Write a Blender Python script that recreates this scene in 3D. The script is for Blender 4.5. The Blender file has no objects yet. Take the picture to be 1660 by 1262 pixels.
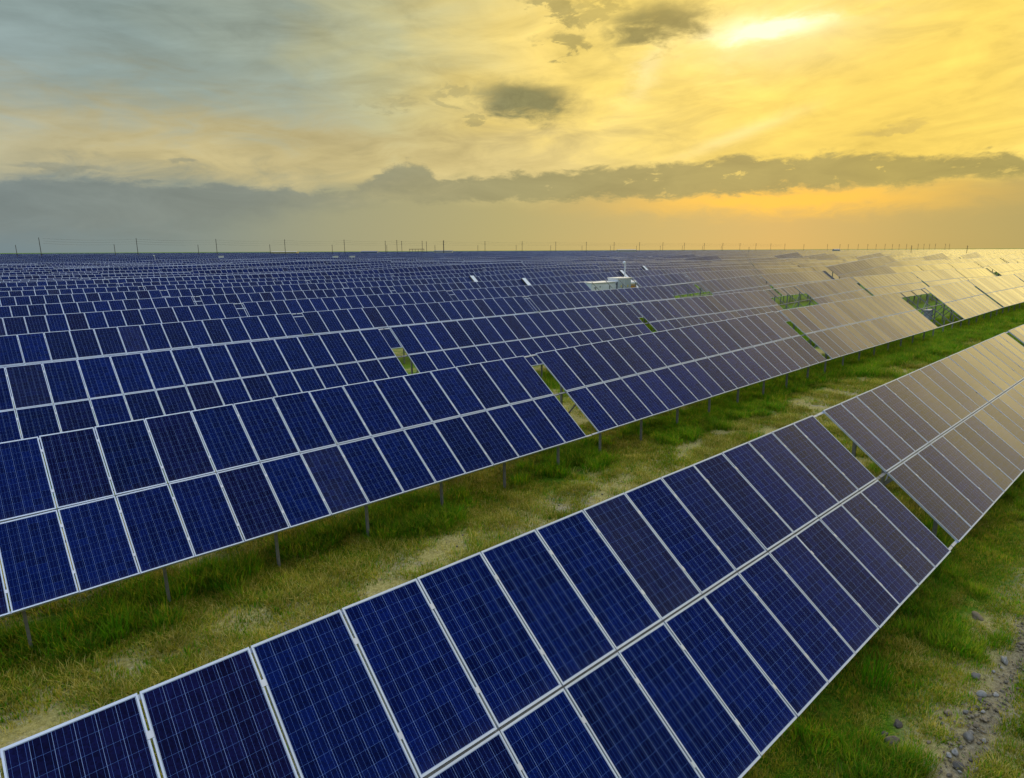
import bpy, bmesh, math, random
import numpy as np
from mathutils import Matrix, Vector

random.seed(7)
RNG = np.random.default_rng(11)
D = bpy.data
SC = bpy.context.scene
COL = SC.collection

# ------------------------------------------------------------------ camera
CAM_Z = 7.42
CAM_R = ((0.7492215, -0.6623048, -0.0044071),      # right
         (0.1464876, 0.1592151, 0.9763155),        # up
         (0.6459168, 0.7321222, -0.2163069))       # forward
cam_data = D.cameras.new('camera')
cam = D.objects.new('camera', cam_data)
COL.objects.link(cam)
cam_data.sensor_width = 36.0
cam_data.sensor_fit = 'HORIZONTAL'
cam_data.lens = 36.0 * 1014.6 / 1660.0
cam_data.clip_start = 0.1
cam_data.clip_end = 30000.0
M = Matrix.Identity(4)
for i in range(3):
    M[i][0] = CAM_R[0][i]
    M[i][1] = CAM_R[1][i]
    M[i][2] = -CAM_R[2][i]
M[0][3], M[1][3], M[2][3] = 0.0, 0.0, CAM_Z
cam.matrix_world = M
SC.camera = cam

# ------------------------------------------------------------------ exposure
SC.view_settings.view_transform = 'Standard'
SC.view_settings.look = 'None'
SC.view_settings.exposure = 0.0
SC.view_settings.gamma = 1.0
SC.view_settings.use_curve_mapping = False
SC.cycles.max_bounces = 6
SC.cycles.diffuse_bounces = 3
SC.cycles.glossy_bounces = 3
SC.cycles.sample_clamp_indirect = 6.0

SUN_AZ, SUN_EL = 62.0, 17.0        # degrees, azimuth from +Y towards +X


# ------------------------------------------------------------------ node helper
class NB:
    """small wrapper that builds node trees from expressions"""
    def __init__(self, tree):
        self.t = tree
        self.n = tree.nodes
        self.l = tree.links

    def new(self, kind, **kw):
        n = self.n.new(kind)
        for k, v in kw.items():
            setattr(n, k, v)
        return n

    def put(self, sock, v):
        if isinstance(v, (int, float)):
            sock.default_value = v
        elif isinstance(v, tuple):
            if len(v) == 3 and sock.type == 'RGBA':
                v = v + (1.0,)
            sock.default_value = v
        else:
            self.l.new(v, sock)

    def m(self, op, a, b=0.0, c=0.0, clamp=False):
        n = self.new('ShaderNodeMath', operation=op, use_clamp=clamp)
        self.put(n.inputs[0], a)
        self.put(n.inputs[1], b)
        if op in ('MULTIPLY_ADD', 'SMOOTH_MIN', 'WRAP', 'COMPARE'):
            self.put(n.inputs[2], c)
        return n.outputs[0]

    def add(self, a, b): return self.m('ADD', a, b)
    def sub(self, a, b): return self.m('SUBTRACT', a, b)
    def mul(self, a, b): return self.m('MULTIPLY', a, b)

    def step(self, v, lo, hi, smooth=True):
        n = self.new('ShaderNodeMapRange', interpolation_type='SMOOTHSTEP' if smooth else 'LINEAR')
        n.clamp = True
        self.put(n.inputs['Value'], v)
        n.inputs['From Min'].default_value = lo
        n.inputs['From Max'].default_value = hi
        n.inputs['To Min'].default_value = 0.0
        n.inputs['To Max'].default_value = 1.0
        return n.outputs['Result']

    def remap(self, v, a, b, c, d):
        n = self.new('ShaderNodeMapRange')
        n.clamp = True
        self.put(n.inputs['Value'], v)
        for k, x in zip(('From Min', 'From Max', 'To Min', 'To Max'), (a, b, c, d)):
            self.put(n.inputs[k], x)
        return n.outputs['Result']

    def ramp(self, v, stops, lo=0.0, hi=1.0, interp='LINEAR'):
        n = self.new('ShaderNodeValToRGB')
        cr = n.color_ramp
        cr.interpolation = interp
        while len(cr.elements) > 1:
            cr.elements.remove(cr.elements[0])
        for i, (p, c) in enumerate(stops):
            if not isinstance(c, tuple):
                c = (c, c, c)
            p = (p - lo) / (hi - lo)
            e = cr.elements[0] if i == 0 else cr.elements.new(p)
            e.position = p
            e.color = c + (1.0,)
        self.put(n.inputs[0], self.remap(v, lo, hi, 0.0, 1.0) if (lo, hi) != (0.0, 1.0) else v)
        return n.outputs['Color']

    def mix(self, f, a, b, blend='MIX'):
        n = self.new('ShaderNodeMix', data_type='RGBA', blend_type=blend)
        self.put(n.inputs[0], f)
        self.put(n.inputs[6], a)
        self.put(n.inputs[7], b)
        return n.outputs[2]

    def noise(self, vec, scale, detail=4.0, rough=0.55, dist=0.0, dim='3D'):
        n = self.new('ShaderNodeTexNoise', noise_dimensions=dim)
        if vec is not None:
            self.put(n.inputs['Vector'], vec)
        n.inputs['Scale'].default_value = scale
        n.inputs['Detail'].default_value = detail
        n.inputs['Roughness'].default_value = rough
        n.inputs['Distortion'].default_value = dist
        return n.outputs['Fac']

    def mapping(self, vec, loc=(0, 0, 0), rot=(0, 0, 0), scale=(1, 1, 1)):
        n = self.new('ShaderNodeMapping')
        self.put(n.inputs['Vector'], vec)
        n.inputs['Location'].default_value = loc
        n.inputs['Rotation'].default_value = rot
        n.inputs['Scale'].default_value = scale
        return n.outputs['Vector']

    def xyz(self, v):
        n = self.new('ShaderNodeSeparateXYZ')
        self.put(n.inputs[0], v)
        return n.outputs[0], n.outputs[1], n.outputs[2]

    def vec(self, x, y, z):
        n = self.new('ShaderNodeCombineXYZ')
        self.put(n.inputs[0], x); self.put(n.inputs[1], y); self.put(n.inputs[2], z)
        return n.outputs[0]


# ------------------------------------------------------------------ world: dusk sky, thin cloud everywhere
def build_world():
    w = D.worlds.new('World')
    SC.world = w
    w.use_nodes = True
    w.node_tree.nodes.clear()
    b = NB(w.node_tree)
    tc = b.new('ShaderNodeTexCoord')
    dirv = tc.outputs['Generated']
    nrm = b.new('ShaderNodeVectorMath', operation='NORMALIZE')
    b.l.new(dirv, nrm.inputs[0])
    d = nrm.outputs[0]
    x, y, z = b.xyz(d)
    DEG = 180.0 / math.pi
    az = b.mul(b.m('ARCTAN2', x, y), DEG)          # 0 = +Y, 90 = +X
    el = b.mul(b.m('ARCSINE', z), DEG)

    # noises in direction space
    n_big = b.noise(b.mapping(d, scale=(3.0, 3.0, 9.0)), 1.6, 5.0, 0.55, 0.3)
    n_mid = b.noise(b.mapping(d, loc=(3.1, 0.4, 1.7), scale=(6.0, 6.0, 20.0)), 1.5, 6.0, 0.6, 0.6)
    n_fine = b.noise(b.mapping(d, loc=(7.0, 2.0, 5.0), scale=(14.0, 14.0, 40.0)), 1.4, 6.0, 0.62, 0.4)
    n_puff = b.noise(b.mapping(d, loc=(1.0, 9.0, 4.0), scale=(34.0, 34.0, 62.0)), 1.5, 7.0, 0.68, 0.5)
    az_r = b.mul(az, math.pi / 180.0)
    el_r = b.mul(el, math.pi / 180.0)
    tilt = math.radians(9.0)
    u_st = b.add(b.mul(az_r, math.cos(tilt)), b.mul(el_r, math.sin(tilt)))
    v_st = b.sub(b.mul(el_r, math.cos(tilt)), b.mul(az_r, math.sin(tilt)))
    n_str = b.noise(b.vec(b.mul(u_st, 5.0), b.mul(v_st, 42.0), 0.0), 1.0, 6.0, 0.6, 0.8)
    n_warp = b.sub(n_mid, 0.5)
    n_wf = b.sub(n_fine, 0.5)

    # angle from the veiled sun
    sa, se = math.radians(69.0), math.radians(11.0)
    dot = b.add(b.add(b.mul(x, math.sin(sa) * math.cos(se)), b.mul(y, math.cos(sa) * math.cos(se))), b.mul(z, math.sin(se)))
    th = b.mul(b.m('ARCCOSINE', b.m('MINIMUM', dot, 0.99999)), DEG)
    th2 = b.add(th, b.mul(b.sub(n_big, 0.5), 16.0))
    base = b.ramp(th2, [(0, (1.0, 0.70, 0.115)), (10, (1.02, 0.72, 0.125)), (18, (1.03, 0.755, 0.165)), (26, (0.94, 0.70, 0.19)),
                        (32, (0.75, 0.61, 0.225)), (38, (0.53, 0.505, 0.27)), (45, (0.335, 0.385, 0.305)), (56, (0.265, 0.34, 0.315)),
                        (80, (0.28, 0.36, 0.38)), (120, (0.34, 0.43, 0.56)), (180, (0.36, 0.46, 0.62))], 0.0, 180.0)
    # overhead: pale blue cloud, brightest at the zenith as under any thin overcast
    base = b.mix(b.step(el, 20.5, 48.0), base, (0.66, 0.80, 1.08))
    base = b.mix(b.step(el, 42.0, 88.0), base, (1.35, 1.62, 2.15))
    base = b.mix(b.mul(b.mul(b.step(az, 76.0, 94.0), b.step(az, 172.0, 130.0)), b.mul(b.step(el, 2.0, 13.0), 0.7)), base, (1.10, 0.89, 0.37))
    # warm low band on the cool side
    band = b.mul(b.m('EXPONENT', b.mul(b.m('POWER', b.m('ABSOLUTE', b.mul(b.sub(b.add(el, b.mul(n_warp, 9.0)), 7.2), 1.0 / 3.6)), 2.0), -1.0)), b.step(az, -18.0, 16.0))
    band = b.mul(band, b.step(az, 66.0, 40.0))
    base = b.mix(b.mul(band, 0.80), base, (0.63, 0.50, 0.21))
    # cirrus modulation
    base = b.mix(1.0, base, b.ramp(n_str, [(0.25, 0.92), (0.45, 0.98), (0.6, 1.035), (0.75, 1.10)]), 'MULTIPLY')
    base = b.mix(1.0, base, b.ramp(n_big, [(0.25, 0.86), (0.5, 1.0), (0.75, 1.13)]), 'MULTIPLY')
    base = b.mix(1.0, base, b.ramp(n_mid, [(0.28, 0.82), (0.5, 1.0), (0.72, 1.12)]), 'MULTIPLY')
    # bright streaks near the sun
    def blob(a0, e0, sa_, se_, rot=0.0):
        da = b.add(b.add(b.sub(az, a0), b.mul(n_warp, 2.5)), b.mul(n_wf, 5.0))
        de = b.add(b.add(b.sub(el, e0), b.mul(n_warp, 0.9)), b.mul(n_wf, 1.6))
        c, s = math.cos(math.radians(rot)), math.sin(math.radians(rot))
        p = b.mul(b.add(b.mul(da, c), b.mul(de, s)), 1.0 / sa_)
        q = b.mul(b.sub(b.mul(de, c), b.mul(da, s)), 1.0 / se_)
        return b.m('EXPONENT', b.mul(b.add(b.mul(p, p), b.mul(q, q)), -1.0))
    hot = b.add(b.mul(blob(62.0, 16.3, 3.6, 0.6, 0), 0.95), b.mul(blob(61.5, 16.0, 8.0, 2.6, 0), 0.30))
    hot = b.add(hot, b.mul(blob(52.5, 14.0, 2.6, 1.0, 55), 0.22))
    hot = b.add(hot, b.mul(blob(60.5, 9.1, 4.5, 0.5, 18), 0.20))
    base = b.mix(b.m('MINIMUM', b.mul(hot, 1.0), 1.0), base, (1.40, 1.24, 0.72))

    # haze towards the horizon, tinted by azimuth
    hor_c = b.ramp(az, [(-60, (0.26, 0.33, 0.38)), (3, (0.185, 0.25, 0.27)), (14, (0.225, 0.275, 0.25)), (26, (0.36, 0.35, 0.21)), (41, (0.46, 0.395, 0.165)),
                        (56, (0.58, 0.42, 0.14)), (64, (0.66, 0.425, 0.125)), (74, (0.52, 0.38, 0.12)), (82, (0.44, 0.35, 0.12)), (110, (0.42, 0.36, 0.16)), (170, (0.28, 0.33, 0.32))], -180.0, 180.0)
    base = b.mix(b.step(b.add(el, b.mul(n_warp, 3.0)), 7.0, 3.4), base, hor_c)
    # glow below the cloud band, near the sun's azimuth
    lowg = b.mul(b.m('EXPONENT', b.mul(b.m('POWER', b.mul(b.sub(az, 64.0), 1.0 / 11.0), 2.0), -1.0)),
                 b.m('EXPONENT', b.mul(b.m('POWER', b.m('ABSOLUTE', b.mul(b.sub(b.add(el, b.mul(n_wf, 2.0)), 3.9), 1.0 / 1.0)), 2.0), -1.0)))
    base = b.mix(b.m('MINIMUM', b.mul(lowg, 1.15), 1.0), base, (1.04, 0.57, 0.06))

    # grey cloud bank along the horizon: upper and lower edge follow the azimuth
    top = b.ramp(az, [(-40, .60), (-5, .50), (3, .50), (10, .545), (17, .53), (22, .535), (27, .50), (28.5, .56), (30.5, .70), (32.3, .785), (33.8, .76), (35.0, .62), (41, .655), (48, .69), (55, .73), (62, .755), (70, .715), (78, .66), (80.5, .62), (84, .54), (120, .50)], -180.0, 180.0)
    bot = b.ramp(az, [(-40, .0), (3, .0), (14, .04), (22, .22), (29, .36), (36, .40), (42, .405), (50, .405), (57, .415), (62, .43), (68, .45), (76, .46), (81, .49), (120, .45)], -180.0, 180.0)
    rag = b.add(b.add(b.mul(n_wf, 2.6), b.mul(n_warp, 0.8)), b.mul(b.sub(n_puff, 0.5), 0.8))
    e_top = b.sub(b.mul(top, 10.0), b.add(el, rag))
    e_bot = b.sub(b.add(el, rag), b.mul(bot, 10.0))
    soft = b.step(az, 26.0, 42.0)
    bank = b.mul(b.step(e_top, -0.1, 0.62), b.mix(soft, b.step(e_bot, -0.6, 2.6), b.step(e_bot, -0.1, 0.6)))
    holes = b.mul(b.step(b.add(n_fine, b.mul(b.sub(n_puff, 0.5), 0.4)), 0.585, 0.69), b.step(az, 38.0, 52.0))
    bank = b.mul(bank, b.sub(1.0, b.mul(holes, 0.7)))
    bank_c = b.ramp(az, [(-60, (0.24, 0.29, 0.31)), (3, (0.20, 0.24, 0.23)), (20, (0.235, 0.26, 0.215)), (32, (0.30, 0.285, 0.165)), (42, (0.33, 0.295, 0.13)),
                         (58, (0.385, 0.31, 0.095)), (72, (0.40, 0.315, 0.08)), (82, (0.38, 0.31, 0.09)), (140, (0.30, 0.32, 0.26))], -180.0, 180.0)
    bank_c = b.mix(1.0, bank_c, b.ramp(n_mid, [(0.3, 0.90), (0.7, 1.12)]), 'MULTIPLY')
    base = b.mix(b.mul(bank, 0.95), base, bank_c)

    # separate small dark clouds
    def cloud(a0, e0, sa_, se_, rot=0.0, lo=0.40, hi=0.66, rags=1.0):
        da = b.add(b.sub(az, a0), b.mul(n_warp, 4.5 * rags))
        de = b.add(b.sub(el, e0), b.mul(n_wf, 2.6 * rags))
        c, s = math.cos(math.radians(rot)), math.sin(math.radians(rot))
        p = b.mul(b.add(b.mul(da, c), b.mul(de, s)), 1.0 / sa_)
        q = b.mul(b.sub(b.mul(de, c), b.mul(da, s)), 1.0 / se_)
        g = b.m('EXPONENT', b.mul(b.add(b.mul(p, p), b.mul(q, q)), -1.0))
        return b.step(b.add(b.add(g, b.mul(n_wf, 0.9 * rags)), b.mul(b.sub(n_puff, 0.5), 0.42 * rags)), lo, hi)
    dark = cloud(42.1, 12.4, 4.4, 1.6, -3, 0.13, 0.92, 0.95)
    dark = b.m('MAXIMUM', dark, b.mul(cloud(53.4, 17.4, 4.8, 1.75, 4, 0.12, 1.0, 1.1), 0.95))
    dark = b.m('MAXIMUM', dark, b.mul(cloud(45.2, 19.2, 2.4, 1.4, 0, 0.34, 0.85, 2.0), 0.62))
    dark = b.m('MAXIMUM', dark, b.mul(cloud(45.6, 16.5, 2.2, 0.8, 0, 0.34, 0.8, 1.5), 0.60))
    dark = b.m('MAXIMUM', dark, b.mul(cloud(49.0, 18.6, 3.6, 1.3, 0, 0.40, 0.95, 2.4), 0.5))
    dark = b.m('MAXIMUM', dark, b.mul(cloud(36.6, 13.0, 2.6, 0.8, 0, 0.42, 0.95, 2.2), 0.42))
    dark = b.m('MAXIMUM', dark, b.mul(cloud(31.4, 11.9, 2.6, 0.7, 0, 0.45, 0.95, 2.2), 0.32))
    dark = b.m('MAXIMUM', dark, b.mul(cloud(38.5, 10.9, 1.7, 0.4, 0, 0.42, 0.85, 1.2), 0.45))
    dark = b.m('MAXIMUM', dark, b.mul(cloud(14.9, 6.9, 1.25, 0.28, 0, 0.35, 0.8, 0.5), 0.62))
    dark = b.m('MAXIMUM', dark, b.mul(cloud(71.0, 8.7, 3.0, 0.42, 8, 0.35, 0.9, 0.9), 0.55))
    dark = b.m('MAXIMUM', dark, b.mul(cloud(7.5, 5.9, 3.5, 0.45, 0, 0.35, 0.8, 0.8), 0.6))
    dark_c = b.ramp(az, [(0, (0.23, 0.26, 0.23)), (30, (0.36, 0.33, 0.18)), (42, (0.215, 0.205, 0.085)), (54, (0.235, 0.195, 0.055)), (72, (0.55, 0.40, 0.10)), (90, (0.5, 0.4, 0.13))], 0.0, 90.0)
    dark_c = b.mix(1.0, dark_c, b.ramp(n_puff, [(0.32, 0.84), (0.68, 1.18)]), 'MULTIPLY')
    base = b.mix(b.mul(dark, 0.93), base, dark_c)
    # below the horizon: dull earth haze
    base = b.mix(b.step(el, 0.0, -3.0), base, (0.16, 0.15, 0.09))

    sky = b.new('ShaderNodeTexSky', sky_type='NISHITA')
    sky.sun_disc = False
    sky.sun_elevation = math.radians(SUN_EL)
    sky.sun_rotation = math.radians(SUN_AZ)
    bg1 = b.new('ShaderNodeBackground')
    b.l.new(sky.outputs[0], bg1.inputs['Color'])
    bg1.inputs['Strength'].default_value = 0.07
    bg2 = b.new('ShaderNodeBackground')
    b.put(bg2.inputs['Color'], base)
    bg2.inputs['Strength'].default_value = 1.0
    mx = b.new('ShaderNodeMixShader')
    mx.inputs[0].default_value = 0.97            # cloud and haze cover nearly all of the clear sky
    b.l.new(bg1.outputs[0], mx.inputs[1])
    b.l.new(bg2.outputs[0], mx.inputs[2])
    out = b.new('ShaderNodeOutputWorld')
    b.l.new(mx.outputs[0], out.inputs['Surface'])


build_world()

sun_data = D.lights.new('sun', 'SUN')
sun = D.objects.new('sun', sun_data)
COL.objects.link(sun)
sun_data.energy = 1.5
sun_data.angle = math.radians(14.0)
sun_data.color = (1.0, 0.80, 0.45)
sdir = Vector((math.sin(math.radians(SUN_AZ)) * math.cos(math.radians(SUN_EL)),
               math.cos(math.radians(SUN_AZ)) * math.cos(math.radians(SUN_EL)), math.sin(math.radians(SUN_EL))))
sun.rotation_euler = sdir.to_track_quat('Z', 'Y').to_euler()


# ------------------------------------------------------------------ object helpers
def tag(o, label=None, cat=None, group=None, kind=None):
    if label: o['label'] = label
    if cat: o['category'] = cat
    if group: o['group'] = group
    if kind: o['kind'] = kind
    return o


def link(name, data, parent=None, loc=None, rot=None):
    o = D.objects.new(name, data)
    COL.objects.link(o)
    if parent is not None:
        o.parent = parent
    if loc is not None:
        o.location = loc
    if rot is not None:
        o.rotation_euler = rot
    return o


class MB:
    """collects quads and boxes and turns them into one mesh"""
    def __init__(self):
        self.v, self.f, self.mi, self.uv = [], [], [], []

    def quad(self, a, b, c, d, mat=0, uv=None):
        i = len(self.v)
        self.v += [a, b, c, d]
        self.f.append((i, i + 1, i + 2, i + 3))
        self.mi.append(mat)
        self.uv.append(uv or ((0, 0), (1, 0), (1, 1), (0, 1)))

    def box(self, x0, x1, y0, y1, z0, z1, mat=0):
        p = [(x, y, z) for z in (z0, z1) for y in (y0, y1) for x in (x0, x1)]
        for q in ((0, 2, 3, 1), (4, 5, 7, 6), (0, 1, 5, 4), (2, 6, 7, 3), (0, 4, 6, 2), (1, 3, 7, 5)):
            self.quad(*[p[k] for k in q], mat)

    def bar(self, a, b, w, h, up=(0, 0, 1), mat=0):
        a, b, up = Vector(a), Vector(b), Vector(up)
        t = (b - a).normalized()
        s = t.cross(up)
        if s.length < 1e-4:
            s = t.cross(Vector((1, 0, 0)))
        s.normalize()
        n = s.cross(t)
        c = []
        for p in (a, b):
            for ds, dn in ((-1, -1), (1, -1), (1, 1), (-1, 1)):
                c.append(tuple(p + s * ds * w / 2 + n * dn * h / 2))
        for k in range(4):
            k2 = (k + 1) % 4
            self.quad(c[k], c[k2], c[4 + k2], c[4 + k], mat)
        self.quad(c[3], c[2], c[1], c[0], mat)
        self.quad(c[4], c[5], c[6], c[7], mat)

    def tube(self, pts, r0, r1=None, n=8, mat=0):
        r1 = r0 if r1 is None else r1
        pts = [Vector(p) for p in pts]
        rings = []
        for i, p in enumerate(pts):
            t = (pts[min(i + 1, len(pts) - 1)] - pts[max(i - 1, 0)]).normalized()
            s = t.cross(Vector((0, 0, 1)))
            if s.length < 1e-3:
                s = Vector((1, 0, 0))
            s.normalize()
            m = s.cross(t)
            r = r0 + (r1 - r0) * i / max(1, len(pts) - 1)
            rings.append([tuple(p + (s * math.cos(2 * math.pi * k / n) + m * math.sin(2 * math.pi * k / n)) * r) for k in range(n)])
        for i in range(len(rings) - 1):
            for k in range(n):
                k2 = (k + 1) % n
                self.quad(rings[i][k], rings[i][k2], rings[i + 1][k2], rings[i + 1][k], mat)
        for ring, rev in ((rings[0], True), (rings[-1], False)):
            c = tuple(sum((Vector(q) for q in ring), Vector()) / n)
            for k in range(n):
                k2 = (k + 1) % n
                a, b_ = (ring[k2], ring[k]) if rev else (ring[k], ring[k2])
                i = len(self.v)
                self.v += [a, b_, c]
                self.f.append((i, i + 1, i + 2)); self.mi.append(mat); self.uv.append(((0, 0), (1, 0), (0, 1)))

    def mesh(self, name, mats):
        me = D.meshes.new(name)
        me.from_pydata(self.v, [], self.f)
        for m in (mats if isinstance(mats, (list, tuple)) else [mats]):
            me.materials.append(m)
        me.polygons.foreach_set('material_index', self.mi)
        uvl = me.uv_layers.new(name='UVMap')
        flat = [c for face in self.uv for uv in face for c in uv]
        uvl.data.foreach_set('uv', flat)
        me.update()
        return me


# ------------------------------------------------------------------ materials
def new_mat(name):
    m = D.materials.new(name)
    m.use_nodes = True
    m.node_tree.nodes.clear()
    b = NB(m.node_tree)
    out = b.new('ShaderNodeOutputMaterial')
    p = b.new('ShaderNodeBsdfPrincipled')
    b.l.new(p.outputs[0], out.inputs[0])
    return m, b, p


def plain(name, col, rough=0.5, metal=0.0, vary=0.15, scale=6.0, spec=0.5):
    m, b, p = new_mat(name)
    geo = b.new('ShaderNodeNewGeometry')
    n = b.noise(geo.outputs['Position'], scale, 5.0, 0.6)
    info = b.new('ShaderNodeObjectInfo')
    k = b.add(b.remap(n, 0.3, 0.7, 1.0 - vary, 1.0 + vary), b.mul(b.sub(info.outputs['Random'], 0.5), vary))
    c = b.mix(1.0, col, b.vec(k, k, k), 'MULTIPLY')
    b.put(p.inputs['Base Color'], c)
    p.inputs['Roughness'].default_value = rough
    p.inputs['Metallic'].default_value = metal
    p.inputs['Specular IOR Level'].default_value = spec
    return m


def cell_material(name, far=False):
    """polycrystalline cells under textured glass. UV: cells (near) or panels (far)"""
    m, b, p = new_mat(name)
    uvn = b.new('ShaderNodeUVMap', uv_map='UVMap')
    u, v, _ = b.xyz(uvn.outputs[0])
    info = b.new('ShaderNodeObjectInfo')
    rnd_o = info.outputs['Random']
    if far:
        pu, pv = b.m('FLOOR', u), b.m('FLOOR', v)
        fu, fv = b.m('FRACT', u), b.m('FRACT', v)
        wn = b.new('ShaderNodeTexWhiteNoise', noise_dimensions='3D')
        b.put(wn.inputs['Vector'], b.vec(pu, pv, b.mul(rnd_o, 91.0)))
        rnd = wn.outputs['Value']
        rnd2 = b.xyz(wn.outputs['Color'])[1]
        # panel-local coordinate -> cells
        cu = b.mul(fu, 6.0)
        cv = b.mul(fv, 12.0)
    else:
        wn = b.new('ShaderNodeTexWhiteNoise', noise_dimensions='1D')
        b.put(wn.inputs['W'], b.mul(rnd_o, 517.0))
        rnd = rnd_o
        rnd2 = wn.outputs['Value']
        cu, cv = u, v
    # tint of the panel
    tint = b.ramp(rnd, [(0.0, (0.0008, 0.0062, 0.066)), (0.30, (0.0008, 0.0056, 0.056)), (0.50, (0.0008, 0.0074, 0.074)), (0.65, (0.0009, 0.0052, 0.046)),
                        (0.82, (0.0018, 0.0054, 0.047)), (0.90, (0.0042, 0.0050, 0.036)), (0.94, (0.0008, 0.0062, 0.058)), (1.0, (0.0008, 0.0080, 0.084))])
    # each cell a little different, with crystal grain
    wc = b.new('ShaderNodeTexWhiteNoise', noise_dimensions='3D')
    b.put(wc.inputs['Vector'], b.vec(b.m('FLOOR', cu), b.m('FLOOR', cv), b.mul(rnd, 77.0)))
    k = b.remap(wc.outputs['Value'], 0.0, 1.0, 0.72, 1.30)
    if not far:
        vo = b.new('ShaderNodeTexVoronoi', feature='F1')
        b.put(vo.inputs['Vector'], b.vec(cu, cv, b.mul(rnd, 31.0)))
        vo.inputs['Scale'].default_value = 9.0
        g = b.xyz(vo.outputs['Color'])[0]
        k = b.mul(k, b.remap(g, 0.0, 1.0, 0.70, 1.35))
    col = b.mix(1.0, tint, b.vec(k, k, k), 'MULTIPLY')
    if not far:
        # rain-washed dust gathers along the lower frame and in faint runs
        tc2 = b.vec(b.mul(cu, 2.6), b.mul(cv, 0.16), b.mul(rnd, 53.0))
        runs = b.step(b.noise(tc2, 1.0, 4.0, 0.65), 0.50, 0.78)
        low = b.m('EXPONENT', b.mul(cv, -2.2))
        col = b.mix(b.add(b.mul(runs, 0.010), b.mul(low, 0.04)), col, (0.26, 0.24, 0.19))
        lu = b.m('FRACT', cu)
        lv = b.m('FRACT', cv)
        def line(coord, at, w):
            return b.m('LESS_THAN', b.m('ABSOLUTE', b.sub(coord, at)), w)
        gap_u = b.m('GREATER_THAN', b.m('ABSOLUTE', b.sub(lu, 0.5)), 0.4915)
        gap_v = b.m('GREATER_THAN', b.m('ABSOLUTE', b.sub(lv, 0.5)), 0.4935)
        bus = b.m('MAXIMUM', line(lu, 1.0 / 6.0, 0.0050), b.m('MAXIMUM', line(lu, 0.5, 0.0050), line(lu, 5.0 / 6.0, 0.0050)))
        gap_u = b.mul(gap_u, b.m('MULTIPLY', b.m('GREATER_THAN', cu, 0.1), b.m('LESS_THAN', cu, 5.9)))
        col = b.mix(b.mul(bus, 0.9), col, (0.085, 0.175, 0.48))
        col = b.mix(b.mul(gap_v, 0.85), col, (0.085, 0.17, 0.45))
        col = b.mix(b.mul(gap_u, 0.85), col, (0.27, 0.41, 0.75))
        # white back sheet round the cells
        e_u = b.m('MAXIMUM', b.m('LESS_THAN', cu, 0.0), b.m('GREATER_THAN', cu, 6.0))
        e_v = b.m('MAXIMUM', b.m('LESS_THAN', cv, 0.0), b.m('GREATER_THAN', cv, 12.0))
        col = b.mix(b.m('MAXIMUM', e_u, e_v), col, (0.33, 0.40, 0.50))
    else:
        e_u = b.m('GREATER_THAN', b.m('ABSOLUTE', b.sub(fu, 0.5)), 0.474)
        e_v = b.m('GREATER_THAN', b.m('ABSOLUTE', b.sub(fv, 0.5)), 0.487)
        edge = b.m('MAXIMUM', e_u, e_v)
    # thin dust film, heavier on some panels
    geo = b.new('ShaderNodeNewGeometry')
    dn = b.noise(geo.outputs['Position'], 2.2, 5.0, 0.65)
    dust = b.mul(b.add(b.mul(b.step(rnd2, 0.955, 1.0), 0.035), 0.003), b.remap(dn, 0.3, 0.75, 0.5, 1.4))
    col = b.mix(dust, col, (0.30, 0.27, 0.21))
    if far:
        col = b.mix(0.03, col, (0.07, 0.17, 0.50))
        col = b.mix(edge, col, (0.36, 0.43, 0.54))
    b.put(p.inputs['Base Color'], col)
    p.inputs['Roughness'].default_value = 0.6
    p.inputs['Specular IOR Level'].default_value = 0.0
    # textured solar glass: hardly any mirror head-on, strong at grazing angles
    lw = b.new('ShaderNodeLayerWeight')
    lw.inputs['Blend'].default_value = 0.5
    fac = b.add(0.0012, b.mul(b.m('MINIMUM', b.mul(b.m('POWER', lw.outputs['Facing'], 6.5), 2.5), 0.9), 1.0))
    fac = b.mul(fac, b.remap(rnd2, 0.0, 1.0, 0.86, 1.12))
    if far:
        fac = b.mul(fac, b.sub(1.0, b.mul(edge, 0.6)))
    gl = b.new('ShaderNodeBsdfGlossy')
    gl.inputs['Color'].default_value = (1, 1, 1, 1)
    b.put(gl.inputs['Roughness'], b.remap(rnd, 0.0, 1.0, 0.08, 0.19))
    mx = b.new('ShaderNodeMixShader')
    b.put(mx.inputs[0], b.m('MINIMUM', fac, 0.95))
    b.l.new(p.outputs[0], mx.inputs[1]); b.l.new(gl.outputs[0], mx.inputs[2])
    out = [n_ for n_ in b.n if n_.type == 'OUTPUT_MATERIAL'][0]
    b.l.new(mx.outputs[0], out.inputs[0])
    return m


MAT_CELL = cell_material('solar_cells')
MAT_CELL_FAR = cell_material('solar_cells_far', True)
MAT_FRAME = plain('anodised_aluminium', (0.53, 0.59, 0.68), 0.38, 0.35, 0.06, 3.0)
MAT_BACK = plain('white_backsheet', (0.62, 0.63, 0.62), 0.6, 0.0, 0.05)
MAT_GALV = plain('galvanised_steel', (0.24, 0.24, 0.23), 0.6, 0.3, 0.22, 9.0)
MAT_RAIL = plain('bright_zinc_rail', (0.55, 0.57, 0.60), 0.42, 0.35, 0.10, 5.0)
MAT_WHITE = plain('white_painted_steel', (0.76, 0.80, 0.82), 0.45, 0.0, 0.06, 1.5)
MAT_CREAM = plain('cream_roof_sheet', (0.78, 0.76, 0.68), 0.5, 0.0, 0.08, 1.5)
MAT_GREY = plain('grey_cabinet_paint', (0.34, 0.37, 0.40), 0.5, 0.0, 0.08, 2.0)
MAT_GREY_BLUE = plain('blue_grey_door_paint', (0.50, 0.57, 0.62), 0.45, 0.0, 0.06, 1.5)
MAT_DARK = plain('dark_gap', (0.03, 0.03, 0.03), 0.7)
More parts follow.
